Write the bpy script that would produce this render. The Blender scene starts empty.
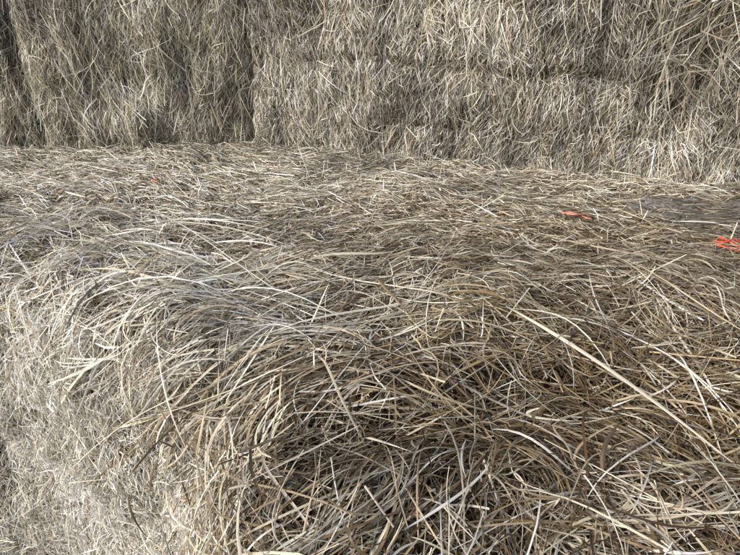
import bpy, math
import numpy as np

R = math.radians
rng = np.random.default_rng(7)
scene = bpy.context.scene
COL = scene.collection

# ------------------------------------------------------------------ numbers of the place
TOP = 1.40                      # height of the nearer bale's top above the barn floor (two layers of 0.7 m bales)
CAM = np.array([0.0, 0.0, TOP + 0.55])
PITCH = 27.4                    # degrees below the horizon
FPX = 550.0                     # focal length in photo pixels (740 wide)

# ------------------------------------------------------------------ noise
class Noise:
    def __init__(self, seed):
        self.t = np.random.default_rng(seed).random((256, 256)) * 2 - 1
    def __call__(self, x, y):
        x = np.asarray(x, float); y = np.asarray(y, float)
        xi = np.floor(x).astype(int); yi = np.floor(y).astype(int)
        fx = x - xi; fy = y - yi
        fx = fx * fx * (3 - 2 * fx); fy = fy * fy * (3 - 2 * fy)
        t = self.t
        a = t[xi & 255, yi & 255]; b = t[(xi + 1) & 255, yi & 255]
        c = t[xi & 255, (yi + 1) & 255]; d = t[(xi + 1) & 255, (yi + 1) & 255]
        return (a * (1 - fx) + b * fx) * (1 - fy) + (c * (1 - fx) + d * fx) * fy
    def fbm(self, x, y, o=3):
        s = 0; a = 1; f = 1
        for i in range(o):
            s = s + a * self(x * f + 17.3 * i, y * f + 5.1 * i); a *= .5; f *= 2.03
        return s
nA, nB, nC, nD, nE = (Noise(i) for i in (11, 22, 33, 44, 55))
def sstep(a, b, x):
    t = np.clip((x - a) / (b - a), 0, 1); return t * t * (3 - 2 * t)

# ------------------------------------------------------------------ a surface sampled on a (u, s) grid
class Surf:
    def __init__(self, us, ss, P):
        self.us, self.ss, self.P = us, ss, P
        du = us[1] - us[0]; ds = ss[1] - ss[0]
        Pu = np.gradient(P, du, axis=0); Ps = np.gradient(P, ds, axis=1)
        N = np.cross(Ps, Pu); self.area = np.linalg.norm(N, axis=-1)
        N /= np.maximum(self.area[..., None], 1e-9)
        self.N = N; self.Lu = np.linalg.norm(Pu, axis=-1); self.Ls = np.linalg.norm(Ps, axis=-1)
        self.du, self.ds = du, ds
    def _bil(self, A, u, s):
        x = np.clip((u - self.us[0]) / self.du, 0, len(self.us) - 1.001)
        y = np.clip((s - self.ss[0]) / self.ds, 0, len(self.ss) - 1.001)
        i = x.astype(int); j = y.astype(int); fx = x - i; fy = y - j
        if A.ndim == 3: fx = fx[..., None]; fy = fy[..., None]
        return (A[i, j] * (1 - fx) + A[i + 1, j] * fx) * (1 - fy) + (A[i, j + 1] * (1 - fx) + A[i + 1, j + 1] * fx) * fy
    def at(self, u, s, h=0):
        u = np.asarray(u, float); s = np.asarray(s, float)
        n = self._bil(self.N, u, s); n /= np.linalg.norm(n, axis=-1, keepdims=True) + 1e-9
        return self._bil(self.P, u, s) + n * np.asarray(h)[..., None], n
    def sample(self, n, box, dens=None):
        """n random (u, s) in box, spread evenly over the real area, thinned by dens(u, s) in 0..1"""
        out_u, out_s, got = [], [], 0
        amax = np.percentile(self.area, 99.5)
        while got < n:
            m = (n - got) * 3 + 100
            u = rng.uniform(box[0], box[1], m); s = rng.uniform(box[2], box[3], m)
            p = self._bil(self.area, u, s) / amax
            if dens is not None: p = p * dens(u, s)
            k = rng.random(m) < p
            out_u.append(u[k]); out_s.append(s[k]); got += k.sum()
        return np.concatenate(out_u)[:n], np.concatenate(out_s)[:n]

# ------------------------------------------------------------------ mesh output
def link_mesh(name, verts, faces, mat, parent=None, smooth=True):
    me = bpy.data.meshes.new(name)
    verts = np.asarray(verts, np.float32); faces = np.asarray(faces, np.int32)
    me.vertices.add(len(verts)); me.vertices.foreach_set('co', verts.ravel())
    nf, k = faces.shape
    me.loops.add(nf * k); me.loops.foreach_set('vertex_index', faces.ravel())
    me.polygons.add(nf); me.polygons.foreach_set('loop_start', np.arange(0, nf * k, k, dtype=np.int32))
    me.polygons.foreach_set('use_smooth', np.full(nf, smooth))
    me.update(calc_edges=True)
    me.materials.append(mat)
    o = bpy.data.objects.new(name, me); COL.objects.link(o)
    if parent is not None:
        o.parent = parent; o.matrix_parent_inverse = parent.matrix_basis.inverted()
    return o

def thing(name, label, cat, loc, group=None):
    o = bpy.data.objects.new(name, None); COL.objects.link(o)
    o.location = loc; o['label'] = label; o['category'] = cat; o.empty_display_size = .1
    if group: o['group'] = group
    return o

def ribbon_mesh(name, C, Nn, W, roll, twist, fold, col, mat, parent=None, blunt=None):
    """C (n,k,3) centre lines, Nn normals, W (n,k) full widths, one folded blade of three rows each"""
    n, k, _ = C.shape
    T = np.gradient(C, axis=1); T /= np.linalg.norm(T, axis=-1, keepdims=True) + 1e-9
    B = np.cross(T, Nn); B /= np.linalg.norm(B, axis=-1, keepdims=True) + 1e-9
    N2 = np.cross(B, T)
    t = np.linspace(-.5, .5, k)[None, :]
    a = (roll[:, None] + twist[:, None] * t)[..., None]
    Wd = B * np.cos(a) + N2 * np.sin(a); Nd = -B * np.sin(a) + N2 * np.cos(a)
    hw = (W * .5)[..., None]
    V = np.stack([C - Wd * hw, C + Nd * hw * fold[:, None, None], C + Wd * hw], axis=2)   # n,k,3,3
    base = (np.arange(n) * k * 3)[:, None, None]
    r = (np.arange(k - 1) * 3)[None, :, None]
    c = np.arange(2)[None, None, :]
    q = base + r + c
    F = np.stack([q, q + 1, q + 4, q + 3], axis=-1).reshape(-1, 4)
    o = link_mesh(name, V.reshape(-1, 3), F, mat, parent)
    me = o.data
    at = me.color_attributes.new('tint', 'FLOAT_COLOR', 'POINT')
    cc = np.ones((n, k, 3, 4), np.float32)
    shade = 1 + .10 * np.sin(t * rng.uniform(4, 14, (n, 1)) + rng.uniform(0, 6, (n, 1)))
    cc[..., :3] = (col[:, None, :] * shade[..., None])[:, :, None, :]
    at.data.foreach_set('color', cc.ravel())
    uv = me.attributes.new('along', 'FLOAT_VECTOR', 'POINT')
    L = np.linalg.norm(np.diff(C, axis=1), axis=-1).sum(1)
    g = np.zeros((n, k, 3, 3), np.float32)
    g[..., 0] = np.array([-1, 0, 1])[None, None, :] * hw
    g[..., 1] = ((t + .5) * L[:, None])[..., None]
    g[..., 2] = rng.uniform(0, 50, n)[:, None, None]
    uv.data.foreach_set('vector', g.ravel())
    return o

# ------------------------------------------------------------------ materials
def nodes(mat):
    mat.use_nodes = True; nt = mat.node_tree; nt.nodes.clear(); return nt, nt.nodes, nt.links

def hay_material(name, streak=True, rough=.5, trans=.3):
    m = bpy.data.materials.new(name); nt, N, L = nodes(m)
    out = N.new('ShaderNodeOutputMaterial')
    at = N.new('ShaderNodeAttribute'); at.attribute_name = 'tint'
    col = at.outputs['Color']
    if streak:
        al = N.new('ShaderNodeAttribute'); al.attribute_name = 'along'
        mp = N.new('ShaderNodeMapping'); mp.inputs['Scale'].default_value = (1900, 26, 1)
        L.new(al.outputs['Vector'], mp.inputs['Vector'])
        nz = N.new('ShaderNodeTexNoise'); nz.inputs['Scale'].default_value = 1; nz.inputs['Detail'].default_value = 2
        L.new(mp.outputs[0], nz.inputs['Vector'])
        mr = N.new('ShaderNodeMapRange'); mr.inputs['From Min'].default_value = .25; mr.inputs['From Max'].default_value = .75
        mr.inputs['To Min'].default_value = .62; mr.inputs['To Max'].default_value = 1.25
        L.new(nz.outputs['Fac'], mr.inputs['Value'])
        vm = N.new('ShaderNodeVectorMath'); vm.operation = 'SCALE'
        L.new(col, vm.inputs[0]); L.new(mr.outputs[0], vm.inputs['Scale']); col = vm.outputs[0]
    pb = N.new('ShaderNodeBsdfPrincipled'); pb.inputs['Roughness'].default_value = rough
    pb.inputs['Specular IOR Level'].default_value = .45
    L.new(col, pb.inputs['Base Color'])
    tr = N.new('ShaderNodeBsdfTranslucent'); L.new(col, tr.inputs['Color'])
    mx = N.new('ShaderNodeMixShader'); mx.inputs[0].default_value = trans
    L.new(pb.outputs[0], mx.inputs[1]); L.new(tr.outputs[0], mx.inputs[2]); L.new(mx.outputs[0], out.inputs['Surface'])
    return m

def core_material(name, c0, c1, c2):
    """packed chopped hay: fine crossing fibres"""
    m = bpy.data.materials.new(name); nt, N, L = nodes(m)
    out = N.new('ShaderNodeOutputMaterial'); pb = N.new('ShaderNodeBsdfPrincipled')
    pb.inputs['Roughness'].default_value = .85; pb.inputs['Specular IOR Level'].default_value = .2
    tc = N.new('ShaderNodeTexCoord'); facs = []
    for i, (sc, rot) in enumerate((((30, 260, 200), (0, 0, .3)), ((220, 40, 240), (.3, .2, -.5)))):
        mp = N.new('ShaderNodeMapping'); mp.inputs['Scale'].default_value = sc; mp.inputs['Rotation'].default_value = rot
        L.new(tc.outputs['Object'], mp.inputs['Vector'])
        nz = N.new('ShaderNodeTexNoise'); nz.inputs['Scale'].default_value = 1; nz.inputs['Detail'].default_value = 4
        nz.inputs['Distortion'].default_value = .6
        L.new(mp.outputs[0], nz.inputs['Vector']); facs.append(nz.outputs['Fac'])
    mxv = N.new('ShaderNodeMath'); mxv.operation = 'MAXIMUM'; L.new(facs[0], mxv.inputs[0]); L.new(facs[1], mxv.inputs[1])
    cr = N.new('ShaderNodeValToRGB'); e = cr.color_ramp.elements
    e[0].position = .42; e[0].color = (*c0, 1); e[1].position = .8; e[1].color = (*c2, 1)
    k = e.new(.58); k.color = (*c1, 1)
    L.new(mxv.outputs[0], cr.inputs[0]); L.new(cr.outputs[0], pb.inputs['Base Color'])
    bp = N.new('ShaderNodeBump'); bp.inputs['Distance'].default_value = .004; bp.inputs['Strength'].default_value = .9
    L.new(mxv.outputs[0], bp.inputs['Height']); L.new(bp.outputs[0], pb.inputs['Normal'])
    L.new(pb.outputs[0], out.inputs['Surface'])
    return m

M_NEAR = hay_material('dry_hay_near', True, .42, .28)
M_FAR = hay_material('dry_hay', False, .5, .25)
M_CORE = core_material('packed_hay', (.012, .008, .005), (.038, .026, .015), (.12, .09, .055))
M_CORE_GREY = core_material('packed_weathered_hay', (.020, .017, .012), (.06, .053, .040), (.20, .18, .145))
M_MAT = core_material('matted_damp_hay', (.07, .064, .06), (.15, .14, .132), (.29, .275, .26))

PAL = {   # colours of single dry blades
    'pale': (.68, .632, .51), 'cream': (.80, .765, .65), 'silver': (.66, .655, .61), 'white': (.80, .80, .76), 'grey': (.36, .345, .31),
    'tan': (.44, .375, .27), 'gold': (.46, .365, .235), 'brown': (.18, .130, .075), 'dark': (.075, .052, .032),
    'olive': (.34, .33, .21)}
def palette(n, weights, jit=.20):
    ks = list(weights); w = np.array([weights[k] for k in ks], float); w /= w.sum()
    c = np.array([PAL[k] for k in ks])[rng.choice(len(ks), n, p=w)]
    return np.clip(c * (1 + jit * rng.standard_normal((n, 1))) * (1 + .018 * rng.standard_normal((n, 3))), .02, .86)

# ------------------------------------------------------------------ strands
def straighten(C, deg, keep=0.0):
    """stiff blades bridge over small bumps: each centre line becomes a low-order curve"""
    k = C.shape[1]; t = np.linspace(-1, 1, k)
    def op(d):
        B = np.polynomial.legendre.legvander(t, d); return B @ np.linalg.pinv(B)
    if np.ndim(deg) == 0: return np.einsum('ij,njc->nic', op(deg), C)
    out = C.copy()
    for d in np.unique(deg):
        m = deg == d; out[m] = np.einsum('ij,njc->nic', op(int(d)), C[m])
    return out
def strands(surf, n, box, ang, spread, length, width, height, arch, colors, k=7, dens=None, bend=1.2, kink=.20,
            rollsd=.8, clump=.5, clump_scale=14, lift=0.0, waves=.0, patchy=.28):
    """centre lines of n blades lying on surf. ang(u,s) main direction in the surface (0 = along u, pi/2 = towards the viewer/down)"""
    u0, s0 = surf.sample(n, box, dens)
    A = ang(u0, s0) if callable(ang) else np.full(n, ang)
    A = A + clump * 1.6 * nB.fbm(u0 * clump_scale, s0 * clump_scale, 2) + spread * rng.standard_normal(n)
    A = A + np.pi * (rng.random(n) < .5)
    L = length[0] * np.exp(length[1] * rng.standard_normal(n))
    W0 = width[0] * np.exp(width[1] * np.clip(rng.standard_normal(n), -2, 1.5))
    t = np.linspace(0, 1, k)[None, :]
    cur = bend * .42 * rng.standard_normal(n) * np.clip(L / .10, .15, 1.4)
    kk = (rng.random(n) < kink) * rng.normal(0, .8, n); kp = rng.uniform(.2, .8, n)
    th = A[:, None] + cur[:, None] * (t - .5) + kk[:, None] * (t > kp[:, None]) + waves * np.sin(t * 9 + rng.uniform(0, 6, (n, 1)))
    dl = (L / (k - 1))[:, None]
    lu = surf._bil(surf.Lu, u0, s0)[:, None]; ls = surf._bil(surf.Ls, u0, s0)[:, None]
    du = np.cos(th) * dl / lu; ds = np.sin(th) * dl / ls
    u = u0[:, None] + np.concatenate([np.zeros((n, 1)), np.cumsum(du[:, 1:], 1)], 1); u -= u.mean(1, keepdims=True) - u0[:, None]
    s = s0[:, None] + np.concatenate([np.zeros((n, 1)), np.cumsum(ds[:, 1:], 1)], 1); s -= s.mean(1, keepdims=True) - s0[:, None]
    h0 = height[0] + height[1] * rng.standard_normal(n)
    ar = .7 * arch * rng.standard_normal(n) * L          # arching out of or into the bale
    tl = lift * rng.standard_normal(n) * L          # one end up, one end tucked in
    h = h0[:, None] + ar[:, None] * (1 - (2 * t - 1) ** 2) - abs(ar)[:, None] * .5 + tl[:, None] * (t - .5)
    C, Nn = surf.at(u, s, h)
    C = straighten(C, np.where(np.abs(kk) > .35, min(5, k - 1), np.where(rng.random(n) < .45, 1, np.where(rng.random(n) < .6, 2, 3))))
    Nn = np.broadcast_to(Nn.mean(1, keepdims=True), Nn.shape)
    pt = 1 + patchy * nE.fbm(u0 * 3.1 + 40, s0 * 3.7 + 7, 2) + .6 * patchy * nD.fbm(u0 * 13, s0 * 13, 1)
    if surf is not near and surf.ss[0] > -.1: pt = pt + .20 * nA.fbm(u0 * 26, s0 * 2.6, 2) + .12 * nB.fbm(u0 * 4, s0 * 9, 1)
    pt = np.clip(pt, .3, 1.6)
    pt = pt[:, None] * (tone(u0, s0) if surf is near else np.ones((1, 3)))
    taper = rng.random(n) < .6
    tp = np.where(taper[:, None], np.clip(1.15 - t ** 2.2 * 1.05, .06, 1) * np.clip(.45 + t * 4, 0, 1), np.ones_like(t) * .8)
    return dict(C=C, N=Nn, W=W0[:, None] * tp, roll=rollsd * rng.standard_normal(n), twist=rng.normal(0, 1.2, n),
                fold=rng.uniform(-.7, .9, n), col=np.clip(palette(n, colors) * pt, .012, .86))

def tone(u, s):  # blade colour: browner hay at right, with light falling off from left painted in
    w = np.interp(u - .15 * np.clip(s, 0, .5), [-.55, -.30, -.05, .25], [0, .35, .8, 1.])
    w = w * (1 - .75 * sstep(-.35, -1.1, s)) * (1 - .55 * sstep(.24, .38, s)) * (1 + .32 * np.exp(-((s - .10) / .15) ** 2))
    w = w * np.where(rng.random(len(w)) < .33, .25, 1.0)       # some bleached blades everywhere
    return (1.12 + .03 * sstep(-.3, -.6, u) * sstep(-.1, .15, s))[:, None] * (1 - w[:, None] * np.array([.46, .52, .60]))  # also lifts the left cut side in colour to paint its stronger light

def bundle(pts, n, rad, colors, length, k=None, hmax=.026, width=.0029, surf=None):
    """a swept lock of long blades that follow one another along a curve on the hay"""
    surf = surf or near
    k = KFORCE[0]
    us_ = []
    px, py, dz = project(surf.P); front = (surf.N * (CAM - surf.P)).sum(-1) > 0
    for x, y in pts:
        d = (px - x) ** 2 + (py - y) ** 2 + np.where(front & (dz > .1), 0, 1e9); m = d < d.min() + 9
        i, j = np.unravel_index(np.argmin(np.where(m, d + dz * 4, 1e12)), d.shape); us_.append((surf.us[i], surf.ss[j]))
    q = np.array(us_); E = np.vstack([2 * q[0] - q[1], q, 2 * q[-1] - q[-2]])
    tt = np.linspace(0, 1, 60); C2 = []
    for v in tt:
        f = v * (len(q) - 1); a = min(int(f), len(q) - 2); f -= a; p0, p1, p2, p3 = E[a:a + 4]
        C2.append(.5 * (2 * p1 + (p2 - p0) * f + (2 * p0 - 5 * p1 + 4 * p2 - p3) * f * f + (3 * p1 - p0 - 3 * p2 + p3) * f ** 3))
    C2 = np.array(C2); arc = np.concatenate([[0], np.cumsum(np.linalg.norm(np.diff(C2, axis=0), axis=1))]); tot = arc[-1]
    L = np.minimum(length * np.exp(.35 * rng.standard_normal(n)), tot * 1.1); mid = rng.uniform(0, tot, n); t = np.linspace(0, 1, k)[None]
    a = mid[:, None] + L[:, None] * (t - .5)
    x = np.interp(a, arc, C2[:, 0]); y = np.interp(a, arc, C2[:, 1])
    ex = np.clip(a - tot, 0, None) + np.clip(a, None, 0)
    d0 = C2[-1] - C2[-4]; d0 /= np.linalg.norm(d0); d1 = C2[3] - C2[0]; d1 /= np.linalg.norm(d1)
    x = x + np.where(ex > 0, ex * d0[0], ex * d1[0]); y = y + np.where(ex > 0, ex * d0[1], ex * d1[1])
    tx = np.gradient(x, axis=1); ty = np.gradient(y, axis=1); g = np.hypot(tx, ty) + 1e-9
    lat = rad * rng.standard_normal(n); fan = rng.normal(0, .30, n) * L
    off = lat[:, None] + fan[:, None] * (t - .5) + .05 * rng.standard_normal(n)[:, None] * L[:, None] * np.sin(t * 3.1)
    x = x - ty / g * off; y = y + tx / g * off
    h = hmax * rng.random(n)[:, None] * np.clip(1.2 - np.abs(lat[:, None]) / rad * .4, .2, 1) + .06 * rng.standard_normal(n)[:, None] * L[:, None] * (t - .5)
    h = h + .05 * np.abs(rng.standard_normal(n))[:, None] * L[:, None] * (1 - (2 * t - 1) ** 2) - .004
    C, Nn = surf.at(x, y, h)
    C = straighten(C, 3); Nn = np.broadcast_to(Nn.mean(1, keepdims=True), Nn.shape)
    tp = np.clip(1.15 - t ** 2.2 * 1.05, .06, 1) * np.clip(.45 + t * 4, 0, 1)
    if rng.random() < .5: tp = tp[:, ::-1]
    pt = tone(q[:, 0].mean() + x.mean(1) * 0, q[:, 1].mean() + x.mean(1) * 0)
    W = width * np.exp(.4 * np.clip(rng.standard_normal(n), -2, 1.4))
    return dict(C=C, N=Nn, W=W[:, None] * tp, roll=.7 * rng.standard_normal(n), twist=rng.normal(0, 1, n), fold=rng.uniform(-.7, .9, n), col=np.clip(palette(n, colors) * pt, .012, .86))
KFORCE = [10]

def build_strands(name, sets, mat, parent, label=None):
    kmax = sets[0]['C'].shape[1]
    cat = lambda key: np.concatenate([d[key] for d in sets])
    o = ribbon_mesh(name, cat('C'), cat('N'), cat('W'), cat('roll'), cat('twist'), cat('fold'), cat('col'), mat, parent)
    o['kind'] = 'stuff'
    if label: o['label'] = label
    return o

def core(name, surf, box, off, mat, parent, back):
    """solid body: the surface pushed in by off, closed with side and back faces towards 'back' (a vector)"""
    iu = np.where((surf.us >= box[0]) & (surf.us <= box[1]))[0]; js = np.where((surf.ss >= box[2]) & (surf.ss <= box[3]))[0]
    P = surf.P[np.ix_(iu, js)] - surf.N[np.ix_(iu, js)] * off
    nu, ns = len(iu), len(js)
    V = P.reshape(-1, 3)
    idx = np.arange(nu * ns).reshape(nu, ns)
    F = np.stack([idx[:-1, :-1], idx[:-1, 1:], idx[1:, 1:], idx[1:, :-1]], -1).reshape(-1, 4)
    V2 = back(P).reshape(-1, 3)
    o_ = nu * ns
    F2 = F[:, ::-1] + o_
    ring = np.concatenate([idx[:, 0], idx[-1, 1:], idx[-2::-1, -1], idx[0, -2:0:-1]])
    nx = np.roll(ring, -1)
    F3 = np.stack([ring, nx, nx + o_, ring + o_], -1)
    return link_mesh(name, np.concatenate([V, V2]), np.concatenate([F, F2, F3]), mat, parent)

# ------------------------------------------------------------------ the near bale's surface
us = np.arange(-2.3, 2.3001, .01); ss = np.arange(-1.9, 1.15, .01)
U, S = np.meshgrid(us, ss, indexing='ij')
ye = np.interp(us, [-2.3, -.82, -.52, -.30, -.1, .3, .8, 2.3], [1.30, 1.10, .90, .81, .83, .87, .84, .70])
kern = np.hanning(21); kern /= kern.sum(); ye = np.convolve(np.pad(ye, 10, 'edge'), kern, 'valid')
w = sstep(-.42, -.10, us)[:, None]
a0 = sstep(-.13, .13, S) * R(86)
a1 = np.interp(ss, [-.22, -.14, -.06, .0, .06, .12, .2, .3, .45, .6, .75, .9],
               [R(0), R(-4), R(2), R(17), R(27), R(20), R(14), R(15), R(22), R(36), R(72), R(86)])[None, :]
alpha = a0 * (1 - w) + a1 * w
j0 = int(round((0 - ss[0]) / .01))
cy = np.cumsum(-np.cos(alpha), 1) * .01; cz = np.cumsum(-np.sin(alpha), 1) * .01
X = U.copy(); Y = ye[:, None] + cy - cy[:, j0 - 1:j0]; Z = cz - cz[:, 0:1] + 0 * U
P = np.stack([X, Y, Z + TOP], -1)
surf0 = Surf(us, ss, P)
amp = .35 + .65 * np.maximum(sstep(-.35, .02, S), 0 * U)
D = (.036 * nA.fbm(U * 4.2, S * 5.5, 2) + .022 * nC.fbm(U * 12, S * 14, 3)) * amp + .006 * nD.fbm(U * 26, S * 30, 2)
# the side left of the loosened flake is cut short and flat; a dark hollow opens at its far left end
D = D * (1 - .45 * (1 - w) * sstep(.1, .25, S)) * (1 - .55 * w * sstep(.2, .35, S))
D -= .11 * np.exp(-((U + .972 + .02 * nA(S * 9, S * 0)) / .038) ** 2) * sstep(.06, .2, S) * (1 - .8 * sstep(.42, .52, S))
# shallow trodden hollow of matted hay near the back on the right
patch = np.exp(-(((U - 1.03) / .22) ** 2 + ((Y - 1.45) / .085) ** 2) ** 1.5)
D = D * (1 - .8 * patch) - .012 * patch
# shadowed hollow under the ridge of long blades
D -= .085 * np.exp(-(((U - .17) / .26) ** 2 + ((S - .17) / .06) ** 2))
for hu, hs, ru, rs, hd in [(-.40, -.30, .14, .05, .030), (-.17, -.07, .12, .035, .035), (.45, .10, .12, .04, .05), (.50, .22, .14, .05, .06), (.30, .12, .20, .05, .04),
                           (.62, .22, .10, .05, .05), (-.26, .30, .04, .12, .03), (.05, -.28, .2, .03, .018)]:
    D -= hd * np.exp(-(((U - hu) / ru) ** 2 + ((S - hs) / rs) ** 2))
D -= .040 * np.exp(-(((U + .02) / .12) ** 2 + ((S - .16) / .05) ** 2))
P = P + surf0.N * D[..., None]
near = Surf(us, ss, P)

def patch_w(u, s):
    y = near._bil(near.P, u, s)[..., 1]
    return np.exp(-(((u - 1.03) / .24) ** 2 + ((y - 1.45) / .09) ** 2) ** 1.5)

# ------------------------------------------------------------------ pixel helper: a point of the photo seen on the near bale or on the wall
def project(Pt):
    d = Pt - CAM; p = R(PITCH)
    z = d[..., 1] * math.cos(p) - d[..., 2] * math.sin(p)
    v = d[..., 1] * math.sin(p) + d[..., 2] * math.cos(p)
    return 370 + FPX * d[..., 0] / z, 277.5 - FPX * v / z, z

# ------------------------------------------------------------------ near bale
G_BALE = 'hay bales of the stack'
bale = thing('hay_bale', 'big hay bale filling the foreground, with a pale cut side and a loosened dark flake',
             'hay bale', (0, 1.5, TOP - .7), G_BALE)
core('packed_core', near, (-2.2, 2.2, -1.9, .70), .024, M_CORE, bale,
     lambda P: np.stack([P[..., 0], np.maximum(P[..., 1], .55) * .3 + 1.75, np.full(P.shape[:2], TOP - .69) + 0 * P[..., 0]], -1)
     )

def fld(pts, sig):
    pts = np.array(pts, float)
    def f(u, s):
        d = (u[:, None] - pts[:, 0]) ** 2 + (s[:, None] - pts[:, 1]) ** 2
        wgt = np.exp(-d / (2 * sig ** 2)) + 1e-6
        a = pts[:, 2] * np.pi / 180 * 2
        return .5 * np.arctan2((wgt * np.sin(a)).sum(1), (wgt * np.cos(a)).sum(1))
    return f

# main directions of the lie of the hay, (u, s, degrees)
top_dir = fld([(-1.5, -1, 5), (-.8, -1, -4), (0, -1, 3), (.8, -1, 5), (1.5, -1, 0), (-1, -.6, -3), (-.4, -.6, -14), (.1, -.6, 10), (.7, -.6, 12),
               (-.8, -.25, -12), (-.45, -.25, -22), (-.1, -.25, -18), (.3, -.25, 24), (.8, -.25, 14),
               (-.8, -.05, -60), (-.5, -.05, -48), (-.3, -.03, -40), (-.1, -.03, -18), (.25, 0, 10), (.7, 0, 18)], .16)
side_dir = fld([(-1.2, .3, 92), (-.8, .3, 84), (-.5, .3, 100), (-.6, .6, 70), (-1.0, .6, 100)], .2)
flake_dir = fld([(-.34, .05, -62), (-.3, .25, 105), (-.2, .12, -48), (-.2, .35, -68), (-.05, .05, -22), (-.05, .2, -40), (-.05, .45, -62),
                 (.1, .12, 8), (.1, .3, -42), (.1, .5, -50), (.25, .1, 30), (.28, .3, 60), (.3, .5, -40), (.45, .1, 30), (.45, .3, 48),
                 (.5, .5, 20), (.65, .15, 22), (.7, .35, -12), (.8, .6, 20)], .09)

TOPMIX = dict(pale=4.5, cream=4.6, white=.8, silver=2.6, grey=1.0, tan=3.0, gold=.8, brown=5, dark=2.6)
TOPDEEP = dict(pale=.6, silver=.6, grey=1.6, tan=2, brown=5, dark=4)
far_top = lambda u, s: np.clip(1 - 1.25 * patch_w(u, s), .02, 1)
vis = lambda u, s: np.where(np.abs(u) < (1.15 + .75 * np.clip(-s, 0, 1.5)), 1.0, .25)
T = []
T.append(strands(near, 52000, (-1.9, 1.9, -1.62, -.30), top_dir, .75, (.040, .4), (.0023, .3), (-.007, .006), .10, TOPDEEP, k=6, clump=.5, dens=lambda u, s: far_top(u, s) * vis(u, s)))
T.append(strands(near, 64000, (-1.9, 1.9, -1.62, -.25), top_dir, .60, (.044, .45), (.0018, .35), (.004, .005), .12, TOPMIX, k=6, clump=.45, lift=.10, dens=lambda u, s: far_top(u, s) * vis(u, s)))
T.append(strands(near, 4200, (-1.9, 1.9, -1.6, -.25), top_dir, .45, (.10, .45), (.0021, .3), (.010, .005), .08, dict(pale=5, cream=4, silver=2, tan=2), k=6, bend=1.5, clump=.4, lift=.10, dens=lambda u, s: (1 - .75 * patch_w(u, s)) * vis(u, s)))
T.append(strands(near, 1800, (-1.9, 1.9, -1.6, -.3), 1.2, .8, (.035, .35), (.0020, .3), (.010, .006), .1, dict(pale=5, cream=4, tan=2), k=6, lift=.7, dens=vis))
T.append(strands(near, 16000, (-1.9, 1.9, -1.6, -.2), 0, 1.5, (.011, .4), (.0026, .4), (.006, .004), .1, dict(pale=3, cream=2, tan=3, brown=4, dark=2, gold=1), k=6, rollsd=1.2, dens=vis))
build_strands('top_hay', T, M_FAR, bale)

T = []
ndens = lambda u, s: np.where(u < -.2, 1, 1.0)
T.append(strands(near, 16000, (-1.25, 1.15, -.36, .06), top_dir, .8, (.055, .4), (.0026, .35), (-.009, .008), .12, dict(pale=.6, silver=.6, grey=1.6, tan=2, brown=5, dark=4), k=10, clump=.5))
T.append(strands(near, 17500, (-1.25, 1.15, -.36, .05), top_dir, .66, (.058, .5), (.0020, .4), (.008, .008), .14, TOPMIX, k=10, bend=1.5, clump=.55, lift=.14))
T.append(strands(near, 1500, (-1.25, 1.15, -.34, .05), top_dir, .62, (.12, .45), (.0022, .35), (.020, .010), .10, dict(pale=5, cream=4, silver=4, tan=2), k=10, bend=1.6, clump=.4, lift=.12))
SL = dict(silver=5, white=3, cream=3, pale=3, grey=1.6, tan=1, brown=.5); MX = dict(silver=3, pale=4, cream=3, grey=2, tan=3, brown=3)
for a in [([(12, 318), (60, 268), (130, 252), (210, 268)], 99, 0.031, SL, .2), ([(60, 340), (105, 296), (180, 282), (260, 300)], 124, 0.031, SL, .2),
          ([(95, 375), (140, 336), (220, 312), (300, 322)], 124, 0.031, SL, .2), ([(150, 400), (190, 362), (260, 340), (350, 342)], 111, 0.027, SL, .2),
          ([(100, 232), (200, 240), (300, 262), (380, 300)], 60, 0.045, MX, .18), ([(300, 290), (400, 285), (500, 300), (600, 330)], 60, 0.045, MX, .18),
          ([(560, 262), (640, 285), (738, 330)], 45, 0.045, MX, .18), ([(430, 322), (520, 322), (620, 350), (736, 408)], 45, 0.030, MX, .22),
          ([(200, 300), (290, 270), (380, 262)], 45, 0.045, MX, .16), ([(10, 250), (70, 228), (140, 222)], 74, 0.037, SL, .16)]:
    T.append(bundle(*a))
build_strands('ridge_hay', T, M_NEAR, bale, 'long pale blades swept over the rounded front edge')

# ---- cut side, left
SIDE = dict(pale=3, cream=4, silver=7, white=5, grey=3, tan=1, brown=1.2, dark=.8)  # pale cut ends, mixed paler still to paint in the brighter light at left
sd = lambda u, s: np.clip(1 - sstep(-.36, -.16, u) * 1.0, .0, 1)
T = []
T.append(strands(near, 30000, (-1.35, -.15, .0, .80), side_dir, .8, (.026, .35), (.0021, .3), (-.001, .004), .15, dict(pale=2, silver=3, grey=3, tan=3, brown=2), k=7, dens=sd, clump=.5))
T.append(strands(near, 36000, (-1.35, -.15, .0, .78), side_dir, .60, (.026, .42), (.0017, .35), (.005, .005), .18, SIDE, k=7, dens=sd, clump=.55, lift=.35, clump_scale=18))
T.append(strands(near, 2000, (-1.3, -.2, .0, .76), side_dir, .55, (.06, .45), (.0019, .3), (.012, .006), .14, dict(pale=5, cream=4, silver=4, tan=2), k=7, dens=sd, lift=.2, bend=1.7, clump=.3))
build_strands('cut_side_hay', T, M_NEAR, bale, 'short pale cut ends packed on the upright side')

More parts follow.
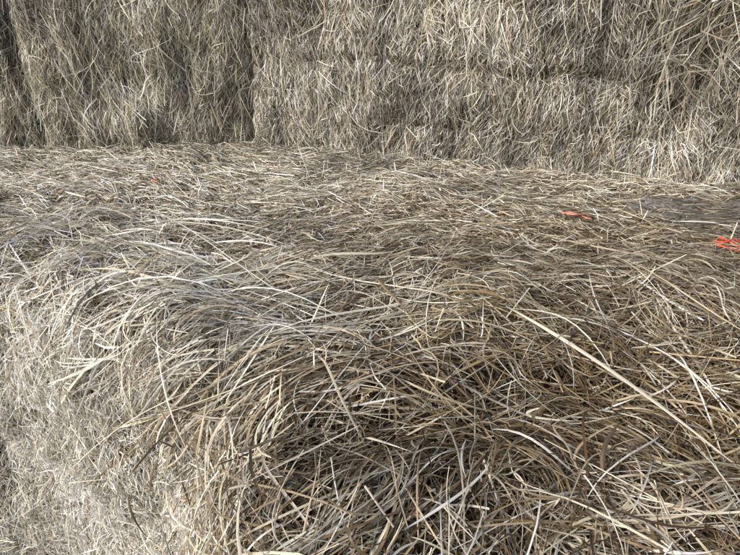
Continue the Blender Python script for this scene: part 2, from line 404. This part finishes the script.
# ---- loosened flake, right
fd = lambda u, s: sstep(-.42, -.24, u)
FL_DEEP = dict(pale=.3, silver=.3, grey=1.5, tan=1.5, gold=.5, brown=5, dark=6)
FL_TOP = dict(pale=3.6, cream=3.0, silver=2.4, grey=1.8, tan=3.6, gold=1.4, brown=6, dark=4)  # both flake mixes: browner inner hay, darkened further to paint in weaker light
T = []
T.append(strands(near, 14000, (-.42, 1.1, .0, .95), flake_dir, .8, (.08, .4), (.0030, .35), (-.016, .010), .10, FL_DEEP, k=11, dens=fd, clump=.5, lift=.10))
T.append(strands(near, 9500, (-.42, 1.1, .0, .90), flake_dir, .66, (.075, .55), (.0023, .45), (.008, .012), .13, FL_TOP, k=11, dens=fd, clump=.55, bend=1.6, lift=.16, clump_scale=9))
T.append(strands(near, 1300, (-.42, 1.1, .0, .85), flake_dir, .75, (.13, .45), (.0024, .38), (.026, .012), .11, dict(pale=4, cream=3, silver=3, tan=3, gold=1.4, brown=2), k=11, dens=fd, bend=1.9, clump=.5, lift=.16, clump_scale=7))
KFORCE[0] = 11
T.append(strands(near, 3000, (-.42, 1.1, .0, .9), 0, 1.5, (.012, .5), (.0026, .4), (.004, .010), .1, dict(pale=3, cream=3, tan=3, brown=3, gold=1), k=11, rollsd=1.2, dens=fd))
GOLD = dict(pale=4, cream=4, tan=4, gold=2, brown=2.6, silver=2, dark=.6); DRK = dict(tan=3, brown=5, grey=2.5, pale=1.2, silver=1, dark=3); SLV = dict(silver=4, cream=4, pale=4, grey=1, tan=1)
for a in [([(150, 445), (215, 392), (300, 362), (400, 348), (470, 326)], 93, 0.027, GOLD, .24), ([(300, 366), (243, 400), (230, 470), (248, 548)], 82, 0.027, GOLD, .22),
          ([(345, 362), (285, 405), (252, 470), (262, 548)], 66, 0.030, GOLD, .2), ([(430, 455), (360, 495), (300, 552)], 71, 0.030, GOLD, .18),
          ([(520, 425), (440, 480), (380, 545)], 60, 0.034, DRK, .18), ([(480, 322), (560, 350), (640, 396), (720, 460)], 60, 0.030, GOLD, .22),
          ([(500, 546), (560, 512), (640, 520), (735, 500)], 60, 0.030, GOLD, .2), ([(430, 380), (470, 430), (560, 470), (640, 540)], 44, 0.041, DRK, .2),
          ([(620, 430), (610, 480), (570, 545)], 44, 0.041, DRK, .16), ([(330, 420), (420, 405), (520, 400), (620, 425)], 60, 0.024, SLV, .2),
          ([(560, 400), (630, 450), (735, 480)], 44, 0.034, GOLD, .18), ([(270, 420), (330, 385), (420, 372)], 60, 0.022, DRK, .18)]:
    T.append(bundle(*a))
build_strands('loosened_flake', T, M_NEAR, bale, 'darker tangled flake pulled loose at the front')

# ---- matted patch
T = [strands(near, 1100, (.62, 1.5, -1.2, -.35), .08, .3, (.07, .4), (.0022, .3), (.011, .0015), .02, dict(grey=4, brown=4, tan=2, silver=1, dark=2), k=6, dens=patch_w, clump=.2)]
pu = np.linspace(-1, 1, 60); g = np.array([(a, b) for a in range(60) for b in range(30)])
pus = 1.03 + .32 * pu; pvs = np.linspace(-1, 1, 30)
PU, PV = np.meshgrid(pus, pvs, indexing='ij')
# find s for each wanted y by search along the grid
def s_of_y(u, y):
    s = np.full_like(u, -.7)
    for _ in range(30):
        s = s + .7 * (near._bil(near.P, u, s)[..., 1] - y)
    return s
PYc = 1.45 + .115 * PV
SS = s_of_y(PU, PYc)
edge = 1 - np.maximum(((PU - 1.02) / .42) ** 2, PV ** 2)
rr = ((PU - 1.03) / .32) ** 2 + PV ** 2 + .35 * nC.fbm(PU * 16, PYc * 22, 2)
Pm, _ = near.at(PU, SS, np.where(rr < .95, .011 + .003 * nD.fbm(PU * 30, PYc * 60, 3), -.03))
idx = np.arange(1800).reshape(60, 30)
F = np.stack([idx[:-1, :-1], idx[1:, :-1], idx[1:, 1:], idx[:-1, 1:]], -1).reshape(-1, 4)
o = link_mesh('matted_patch', Pm.reshape(-1, 3), F, M_MAT, bale); o['label'] = 'smooth grey matted patch pressed flat'
build_strands('matted_hay', T, M_FAR, bale, 'grey and brown blades pressed flat')

# ------------------------------------------------------------------ lower bale
lower = thing('hay_bale', 'hay bale directly under the big foreground bale, only its bright side showing at bottom left', 'hay bale', (0, 1.5, 0), G_BALE)
us2 = np.arange(-2.3, 2.3001, .01); ss2 = np.arange(-.35, .80, .01)
U2, S2 = np.meshgrid(us2, ss2, indexing='ij')
al2 = sstep(-.07, .07, S2) * R(90)
cy2 = np.cumsum(-np.cos(al2), 1) * .01; cz2 = np.cumsum(-np.sin(al2), 1) * .01
jz = int(round(.35 / .01))
y2 = np.interp(us2, [-2.3, -.82, -.52, -.30, -.1, .3, .8, 2.3], [1.12, 1.04, .86, .76, .70, .66, .62, .55])
P2 = np.stack([U2, y2[:, None] + cy2 - cy2[:, jz:jz + 1], TOP - .715 + cz2 - cz2[:, 0:1]], -1)
s2 = Surf(us2, ss2, P2)
P2 = P2 + s2.N * (.022 * nA.fbm(U2 * 5 + 9, S2 * 6, 2) + .010 * nC.fbm(U2 * 15, S2 * 15, 2))[..., None]
low = Surf(us2, ss2, P2)
core('packed_core', low, (-2.2, 2.2, -.30, .76), .014, M_CORE, lower,
     lambda P: np.stack([P[..., 0], P[..., 1] * .2 + 2.2, P[..., 2]], -1))
dl = lambda u, s: np.where((u < -.2) & (s < .45), 1.0, .25)
T = [strands(low, 16000, (-1.6, .6, -.18, .72), 1.45, .8, (.030, .35), (.0025, .3), (-.001, .004), .15, dict(pale=2, silver=3, grey=3, tan=3, brown=2), k=6, dens=dl),
     strands(low, 16000, (-1.6, .6, -.18, .70), 1.45, .65, (.034, .4), (.0024, .35), (.005, .005), .18, SIDE, k=6, dens=dl, lift=.35, clump_scale=18),
     strands(low, 1500, (-1.6, .4, -.12, .5), .25, .6, (.09, .4), (.0025, .3), (.012, .006), .12, dict(pale=5, cream=4, silver=3, tan=2), k=6, dens=dl, lift=.2, bend=1.5)]
build_strands('cut_side_hay', T, M_FAR, lower)

# ------------------------------------------------------------------ wall of bales behind
def wall_bale(label, A, B, seed, roundr, tint, greyer, bulges=(), nden=1.0, tuft=None, hollows=(), cmat=M_CORE_GREY, lens=(.045, .065)):
    """upright face from A to B (x, y of its foot), 0.75 m tall, rounded at its four edges; u runs A->B, s runs down"""
    A = np.array(A, float); B = np.array(B, float); Lw = np.linalg.norm(B - A); d = (B - A) / Lw
    out = np.array([d[1], -d[0]])                     # towards the viewer
    us = np.arange(-.02, Lw + .021, .01); ss = np.arange(-.05, .80, .01)
    U, S = np.meshgrid(us, ss, indexing='ij')
    zt = TOP + .73 - S
    e = np.minimum(np.minimum(U, Lw - U), np.minimum(S + .03, .80 - S))
    inn = -roundr * (1 - np.sqrt(np.clip(1 - (1 - np.clip(e / roundr, 0, 1)) ** 2, 0, 1)))
    o_ = inn + .026 * nA.fbm(U * 4 + seed, S * 3, 2) + .017 * nC.fbm(U * 11 + seed, S * 7 + seed, 3) + .013 * nD.fbm(U * 24, S * 4 + seed, 2)
    for (bu, bs, ru, rs, h) in bulges:
        bs = bs + .022 * nE(U * 6, S * 0 + bu * 9)
        o_ = o_ + h * np.exp(-(((U - bu) / ru) ** 2 + ((S - bs) / rs) ** 2))
    P = np.stack([A[0] + d[0] * U + out[0] * o_, A[1] + d[1] * U + out[1] * o_, zt], -1)
    sf = Surf(us, ss, P)
    if (sf.N[..., 1].mean()) > 0: sf.N *= -1
    b = thing('hay_bale', label, 'hay bale', (float((A[0] + B[0]) / 2), float((A[1] + B[1]) / 2) + .5, TOP), G_BALE)
    bk = np.array([-out[0], -out[1]])
    core('packed_core', sf, (0, Lw, -.05, .8), .016, cmat, b,
         lambda P: P + np.array([bk[0] * 1.1, bk[1] * 1.1, 0]) * 1.0)
    n = nden * Lw
    ad = lambda u, s: np.pi / 2 + .18 * nE.fbm(u * 5 + seed, s * 5, 2)
    md = lambda u, s: np.where(s > .05, 1.0, .3)
    bx = (0, Lw, .0, .77)
    T = [strands(sf, int(20000 * n), bx, ad, .6, (lens[0] * .85, .4), (.0022, .3), (-.003, .005), .12, greyer, k=6, dens=md, clump=.35),
         strands(sf, int(22000 * n), bx, ad, .42, (lens[0], .45), (.0018, .35), (.005, .006), .15, tint, k=6, dens=md, clump=.26, lift=.18, bend=1.5, clump_scale=11),
         strands(sf, int(1000 * n), bx, ad, .35, (lens[1] * 1.9, .4), (.0020, .3), (.014, .008), .10, dict(pale=5, cream=2, silver=3, tan=2, olive=1), k=6, dens=md, clump=.35, lift=.2, bend=1.4)]
    build_strands('face_hay', T, M_FAR, b)
    if tuft:
        TT = []
        for (bu, bs, n_, L_, a_, sp, hh) in tuft:
            q = strands(sf, n_, (bu[0], bu[1], bs[0], bs[1]), a_, sp, (L_, .35), (.0029, .35), (hh, hh * .35), .16,
                        dict(pale=5, cream=3, silver=2, tan=3, gold=1, olive=1), k=6, lift=.25, bend=1.8, clump=.4)
            TT.append(q)
        build_strands('hanging_tuft', TT, M_FAR, b, 'long pale blades hanging loose from the face')
    return b, sf

WT = dict(pale=4.5, cream=2.4, silver=3, grey=2.4, tan=2.2, olive=3.4, brown=1.8, dark=.8)
WD = dict(silver=.6, grey=2.4, tan=1.0, olive=2.4, brown=3.5, dark=3)
WT2 = dict(pale=2.4, cream=1.4, white=.7, silver=3.8, grey=5, tan=1.6, olive=.6, brown=3.0, dark=2.0)
WD2 = dict(silver=1.0, grey=4, tan=.8, olive=.5, brown=3, dark=3)
b1, w1 = wall_bale('hay bale at the far left of the rear wall, only a narrow strip showing', (-2.5, 1.93), (-1.272, 2.19), 3.1, .06, WT, WD,
                   lens=(.055, .075))
b2, w2 = wall_bale('olive tinged hay bale in the rear wall between the two dark upright seams', (-1.272, 2.16), (-.462, 2.26), 8.7, .07, WT, WD,
                   bulges=[(.34, .62, .13, .08, .05), (.15, .35, .2, .2, .03), (.58, .66, .07, .06, .03)],
                   tuft=[((.15, .9), (.1, .6), 260, .12, 1.5, .35, .02)], lens=(.055, .075))
b3, w3 = wall_bale('wide greyish hay bale filling the right two thirds of the rear wall', (-.455, 2.225), (1.95, 1.36), 14.2, .05, WT2, WD2,
                   bulges=[(.55, .40, .25, .016, -.026), (1.15, .415, .22, .014, -.026), (.9, .37, .9, .02, .012), (.8, .62, .4, .012, -.018), (1.3, .60, .25, .012, -.016), (.9, .21, .3, .014, -.02), (.35, .22, .12, .014, -.018), (.7, .51, .16, .010, -.016), (1.5, .50, .12, .010, -.016), (1.55, .12, .22, .14, .07), (1.42, .42, .05, .12, -.05)],
                   tuft=[((1.36, 1.85), (.10, .42), 520, .13, 1.6, .38, .045), ((.68, 1.0), (.22, .32), 150, .08, 1.3, .4, .02)], lens=(.040, .055))

# ------------------------------------------------------------------ single loose blades and twine
EXTRA = [.012]
def path_on(pts, lifts, surf=near, n=14, sgrid=None):
    """smooth line through photo points seen on a surface"""
    base = surf.P
    px, py, dz = project(base)
    front = (surf.N * (CAM - base)).sum(-1) > 0
    out = []
    for (x, y), h in zip(pts, lifts):
        d = (px - x) ** 2 + (py - y) ** 2 + np.where(front & (dz > .1), 0, 1e9)
        m = d < d.min() + 9
        i, j = np.unravel_index(np.argmin(np.where(m, d + dz * 4, 1e12)), d.shape)
        out.append(surf.P[i, j] + surf.N[i, j] * (h + EXTRA[0]))
    out = np.array(out); t = np.linspace(0, 1, len(out)); tt = np.linspace(0, 1, n)
    if len(out) > 2:
        # Catmull-Rom
        E = np.vstack([2 * out[0] - out[1], out, 2 * out[-1] - out[-2]])
        res = []
        for q in tt:
            f = q * (len(out) - 1); k = min(int(f), len(out) - 2); f -= k
            p0, p1, p2, p3 = E[k:k + 4]
            res.append(.5 * (2 * p1 + (p2 - p0) * f + (2 * p0 - 5 * p1 + 4 * p2 - p3) * f * f + (3 * p1 - p0 - 3 * p2 + p3) * f ** 3))
        return np.array(res)
    return out[0] * (1 - tt[:, None]) + out[1] * tt[:, None]

BL = 'single loose blades lying on the hay'
def blade(name, cat, label, pts, lifts, width_mm, colr, surf=near, roll=.2, fold=.3, shape='blade', twist=.5):
    C = path_on(pts, lifts, surf)
    C = straighten(C[None], 2)[0]
    if len(pts) > 4: C = .75 * C + .25 * (C[0] + (C[-1] - C[0]) * np.linspace(0, 1, len(C))[:, None]) + np.array([0, 0, .012])
    c0 = C[0].copy(); C = C - c0
    t = np.linspace(0, 1, len(C))
    w = width_mm / 1000 * (np.clip(.35 + t * 3, 0, 1) * np.clip(1.2 - t ** 3, .12, 1) if shape == 'blade' else np.ones_like(t))
    view = (CAM - c0); view /= np.linalg.norm(view)
    nn = np.array([0, 0, 1.0]) * .5 + view * .8; nn /= np.linalg.norm(nn)
    V = []
    T_ = np.gradient(C, axis=0); T_ /= np.linalg.norm(T_, axis=1, keepdims=True)
    B = np.cross(T_, nn); B /= np.linalg.norm(B, axis=1, keepdims=True); N2 = np.cross(B, T_)
    a = roll + twist * (t - .5)
    Wd = B * np.cos(a)[:, None] + N2 * np.sin(a)[:, None]; Nd = -B * np.sin(a)[:, None] + N2 * np.cos(a)[:, None]
    m = 7
    th = .00022
    ang = np.linspace(-1, 1, m)
    top = [C + Wd * (w * .5 * x)[:, None] + Nd * (w * .5 * fold * (1 - abs(x)))[:, None] for x in ang]
    bot = [p - Nd * th for p in top[::-1]]
    ring = np.stack(top + bot, 1); k, r, _ = ring.shape
    idx = np.arange(k * r).reshape(k, r); nx = np.roll(idx, -1, axis=1)
    F = np.stack([idx[:-1], nx[:-1], nx[1:], idx[1:]], -1).reshape(-1, 4)
    caps = [[e[i], e[i + 1], e[r - 2 - i], e[r - 1 - i]] for e in (idx[0], idx[-1]) for i in range(m - 1)]
    o = link_mesh(name, ring.reshape(-1, 3), np.concatenate([F, np.array(caps)]), M_NEAR)
    o.location = c0
    me = o.data
    at = me.color_attributes.new('tint', 'FLOAT_COLOR', 'POINT')
    cc = np.ones((k, r, 4), np.float32); cc[..., :3] = np.array(colr)[None, None] * (1 + .1 * np.sin(t * 9))[:, None, None]
    at.data.foreach_set('color', cc.ravel())
    uv = me.attributes.new('along', 'FLOAT_VECTOR', 'POINT')
    g = np.zeros((k, r, 3), np.float32)
    xs = np.concatenate([ang, ang[::-1]]); g[..., 0] = xs[None] * w[:, None] * .5; g[..., 1] = t[:, None] * .2; g[..., 2] = rng.uniform(0, 50)
    uv.data.foreach_set('vector', g.ravel())
    o['label'] = label; o['category'] = cat; o['group'] = BL
    return o

P_ = PAL
blade('loose_straw', 'straw', 'longest and widest pale blade, slanting down to the right edge of the picture', [(505, 326), (545, 334), (590, 357), (640, 394), (690, 432), (736, 464)], [.02, .03, .035, .04, .04, .03], 7.0, (.72, .66, .54), fold=.25)
blade('loose_straw', 'straw', 'tan blade arching along the ridge just below the start of the longest blade', [(428, 328), (480, 330), (530, 345), (570, 366)], [.02, .035, .035, .03], 3.6, P_['tan'])
blade('loose_straw', 'straw', 'thin cream blade curving up over the cut side at lower left', [(80, 478), (105, 442), (130, 410), (165, 394), (203, 384)], [.02, .03, .04, .035, .02], 2.8, P_['cream'])
blade('loose_straw', 'straw', 'short pale blade lying level on the cut side, beside a loose thin curve', [(83, 474), (120, 471)], [.02, .024], 3.2, P_['cream'])
blade('loose_straw', 'straw', 'stubby pale blade on the bale top, left of centre near the left edge', [(71, 200), (84, 209)], [.02, .02], 5.5, P_['cream'], roll=-.2)
blade('loose_straw', 'straw', 'thin brown stalk with a bent tip on the left of the ridge', [(147, 279), (160, 300), (173, 318), (173, 330)], [.018, .022, .024, .02], 3.0, (.17, .115, .07))
blade('loose_straw', 'straw', 'white blade lying level in the dark hay left of the middle', [(219, 253), (250, 253), (284, 259)], [.02, .022, .018], 4.6, (.74, .72, .68))
blade('dried_weed', 'weed', 'broad tan brown leaf pointing down right near the middle of the picture', [(373, 288), (388, 303), (405, 318)], [.02, .022, .02], 6.5, (.30, .215, .13))
blade('loose_straw', 'straw', 'short pale blade standing almost upright left of the brown middle leaf', [(312, 340), (325, 298)], [.015, .05], 3.0, P_['cream'])
blade('dried_weed', 'weed', 'broad brown leaf standing upright in the dark lower right tangle', [(606, 492), (612, 470), (622, 448)], [.02, .032, .036], 7.5, (.17, .125, .08), fold=.7)
blade('loose_straw', 'straw', 'pale twisted blade at the left of the dark lower right tangle', [(526, 408), (538, 425), (567, 439)], [.02, .03, .025], 5.5, P_['pale'])
blade('loose_straw', 'straw', 'tan blade leaning up right against the broad brown leaf', [(571, 490), (590, 470), (609, 446)], [.02, .035, .035], 4.5, (.46, .36, .23))
blade('loose_straw', 'straw', 'white pointed blade just below the middle of the longest blade', [(590, 420), (612, 415), (642, 409)], [.025, .03, .03], 4.5, (.74, .72, .66))
blade('loose_straw', 'straw', 'wide silvery blade climbing right from the bottom edge near the middle', [(400, 543), (442, 521), (470, 500), (497, 477)], [.03, .035, .035, .03], 4.2, P_['silver'])
blade('loose_straw', 'straw', 'pale blade slanting down right in the lower middle', [(356, 432), (380, 461), (418, 475)], [.03, .04, .035], 4.0, P_['pale'])
blade('dried_weed', 'weed', 'brown leaf standing on the cut side at lower left, beside the loosened flake', [(167, 482), (172, 462), (182, 443)], [.03, .04, .04], 5.5, (.22, .165, .115))
blade('dried_weed', 'weed', 'grey brown narrow leaf pointing down right near the bottom left', [(134, 482), (143, 500), (157, 517)], [.02, .03, .03], 4.5, (.25, .19, .13))
blade('loose_straw', 'straw', 'short pale stalk standing up at the right edge beside the orange twine', [(727, 246), (728, 236)], [.0, .03], 2.8, P_['cream'], shape='stem')
blade('loose_straw', 'straw', 'thin white blade lying level at the edge of the grey matted patch', [(674, 229), (700, 230), (722, 231)], [.008, .010, .008], 3.4, (.76, .74, .70))
blade('loose_straw', 'straw', 'golden stub of stalk lying level on the right of the bale top', [(565, 271), (594, 270)], [.012, .014], 5.0, (.60, .47, .27), shape='stem')
blade('loose_straw', 'straw', 'long pale stalk hanging down the rear wall at right, bent in the middle', [(672, 20), (666, 48), (667, 75), (659, 103), (652, 127)], [.05, .06, .05, .04, .03], 3.4, P_['cream'], surf=w3)
blade('loose_straw', 'straw', 'pale stalk on the bale top leaning left just before the rear wall', [(301, 156), (312, 187)], [.05, .012], 3.2, P_['cream'])
blade('loose_straw', 'straw', 'bright stalk slanting down the olive rear bale at upper left', [(112, 4), (122, 28), (140, 52)], [.05, .05, .04], 3.8, P_['cream'], surf=w2)

def plain(name, c, rough=.45, sss=0):
    m = bpy.data.materials.new(name); nt, N, L = nodes(m)
    out = N.new('ShaderNodeOutputMaterial'); pb = N.new('ShaderNodeBsdfPrincipled'); pb.inputs['Roughness'].default_value = rough
    tc = N.new('ShaderNodeTexCoord'); nz = N.new('ShaderNodeTexNoise'); nz.inputs['Scale'].default_value = 260; nz.inputs['Detail'].default_value = 3
    L.new(tc.outputs['Object'], nz.inputs['Vector'])
    cr = N.new('ShaderNodeValToRGB'); e = cr.color_ramp.elements
    e[0].position = .3; e[0].color = (c[0] * .6, c[1] * .6, c[2] * .6, 1); e[1].position = .65; e[1].color = (*c, 1)
    L.new(nz.outputs['Fac'], cr.inputs[0]); L.new(cr.outputs[0], pb.inputs['Base Color']); L.new(pb.outputs[0], out.inputs['Surface'])
    return m
M_TW = plain('orange_polypropylene', (.88, .11, .045)); M_TW2 = plain('faded_red_polypropylene', (.62, .25, .18))

EXTRA[0] = .004
def twine(label, paths, rad, mat):
    """twisted multi-strand plastic string: three thin tubes wound round each centre line"""
    V = []; F = []; off = 0
    c0 = None
    for pts, lifts, r0 in paths:
        C = path_on(pts, lifts, near, n=40)
        if c0 is None: c0 = C[0].copy()
        C = C - c0
        T_ = np.gradient(C, axis=0); T_ /= np.linalg.norm(T_, axis=1, keepdims=True)
        A = np.cross(T_, [0, 0, 1.0]); A /= np.linalg.norm(A, axis=1, keepdims=True); Bn = np.cross(A, T_)
        arc = np.concatenate([[0], np.cumsum(np.linalg.norm(np.diff(C, axis=0), axis=1))])
        for j in range(9):
            ph = arc / .02 * 2 * np.pi / 3 + j * .7 + .5 * np.sin(arc * 160 + j)
            rj = r0 * (.25 + .75 * rng.random()) * (1 + .5 * np.sin(arc * 90 + j * 2)); rj = rj[:, None]
            cc = C + (A * np.cos(ph)[:, None] + .6 * Bn * np.sin(ph)[:, None]) * rj
            a = np.linspace(0, 2 * np.pi, 6, endpoint=False)
            fl = r0 * (.46 + .14 * np.sin(arc * 300 + j))
            ring = cc[:, None] + (A[:, None] * np.cos(a)[None, :, None] + Bn[:, None] * np.sin(a)[None, :, None]) * fl[:, None, None]
            k = len(cc); idx = np.arange(k * 6).reshape(k, 6) + off; nx = np.roll(idx, -1, axis=1)
            V.append(ring.reshape(-1, 3)); F.append(np.stack([idx[:-1], nx[:-1], nx[1:], idx[1:]], -1).reshape(-1, 4)); off += k * 6
    o = link_mesh('baling_twine', np.concatenate(V), np.concatenate(F), mat)
    o.location = c0; o['label'] = label; o['category'] = 'twine'; o['group'] = 'orange twine ends showing in the hay'
    return o
twine('bright orange twine with a frayed knot at the right edge of the bale top',
      [([(716, 243), (724, 248), (733, 252), (748, 252)], [.012, .016, .014, .010], .0028),
       ([(717, 250), (725, 253), (738, 257), (748, 259)], [.010, .014, .012, .010], .0024),
       ([(712, 246), (722, 250), (730, 247), (741, 249)], [.008, .018, .018, .010], .0022)], .003, M_TW)
twine('short faded red length of twine lying flat on the bale top at right', [([(561, 215), (572, 218), (580, 220), (590, 221)], [.006, .010, .006, .005], .0022),
       ([(566, 217), (575, 219), (584, 219)], [.008, .012, .009], .0016)], .002, M_TW2)
twine('tiny red scrap of twine on the bale top at upper left',
      [([(151, 187), (154, 186), (158, 184)], [.014, .020, .016], .0030), ([(154, 185), (157, 187), (162, 186)], [.012, .018, .012], .0024)], .003, M_TW2)

# ------------------------------------------------------------------ barn floor
gm = bpy.data.materials.new('barn_floor'); nt, N, L = nodes(gm)
out = N.new('ShaderNodeOutputMaterial'); pb = N.new('ShaderNodeBsdfPrincipled'); pb.inputs['Roughness'].default_value = .9
nz = N.new('ShaderNodeTexNoise'); nz.inputs['Scale'].default_value = 6; nz.inputs['Detail'].default_value = 8
cr = N.new('ShaderNodeValToRGB'); cr.color_ramp.elements[0].color = (.06, .05, .035, 1); cr.color_ramp.elements[1].color = (.22, .19, .13, 1)
tc = N.new('ShaderNodeTexCoord'); L.new(tc.outputs['Object'], nz.inputs['Vector'])
L.new(nz.outputs['Fac'], cr.inputs[0]); L.new(cr.outputs[0], pb.inputs['Base Color']); L.new(pb.outputs[0], out.inputs['Surface'])
gs = 60
fl = link_mesh('ground', [(-gs, -gs, 0), (gs, -gs, 0), (gs, gs, 0), (-gs, gs, 0)], [(0, 1, 2, 3)], gm, smooth=False)
fl['kind'] = 'structure'

# ------------------------------------------------------------------ light
SUN_DIR = np.array([-.66, -.48, .60]); SUN_DIR /= np.linalg.norm(SUN_DIR)      # towards the sun
el = math.asin(SUN_DIR[2]); az = math.atan2(SUN_DIR[0], SUN_DIR[1])
world = bpy.data.worlds.new('World'); scene.world = world; world.use_nodes = True
nt = world.node_tree; nt.nodes.clear()
wo = nt.nodes.new('ShaderNodeOutputWorld'); bg = nt.nodes.new('ShaderNodeBackground'); sk = nt.nodes.new('ShaderNodeTexSky')
sk.sky_type = 'NISHITA'; sk.sun_disc = False; sk.sun_elevation = el; sk.sun_rotation = az
sk.dust_density = 4; sk.ozone_density = .6
bg.inputs['Strength'].default_value = .065
nt.links.new(sk.outputs[0], bg.inputs['Color']); nt.links.new(bg.outputs[0], wo.inputs['Surface'])
sl = bpy.data.lights.new('sun', 'SUN'); sl.energy = 1.5; sl.angle = R(18); sl.color = (1, .985, .955)
so = bpy.data.objects.new('sun', sl); COL.objects.link(so)
from mathutils import Vector
so.rotation_euler = Vector(tuple(-SUN_DIR)).to_track_quat('-Z', 'Y').to_euler()
so.location = (-3, -2, 5)

# ------------------------------------------------------------------ camera
cam = bpy.data.cameras.new('camera'); co = bpy.data.objects.new('camera', cam); COL.objects.link(co)
cam.sensor_width = 36; cam.lens = 36 * FPX / 740; cam.clip_start = .02; cam.clip_end = 500
co.location = tuple(CAM); co.rotation_euler = (R(90 - PITCH), 0, 0)
scene.camera = co
scene.view_settings.view_transform = 'Standard'; scene.view_settings.look = 'None'
scene.view_settings.exposure = 1.36; scene.view_settings.gamma = 1
scene.cycles.max_bounces = 5; scene.cycles.diffuse_bounces = 3
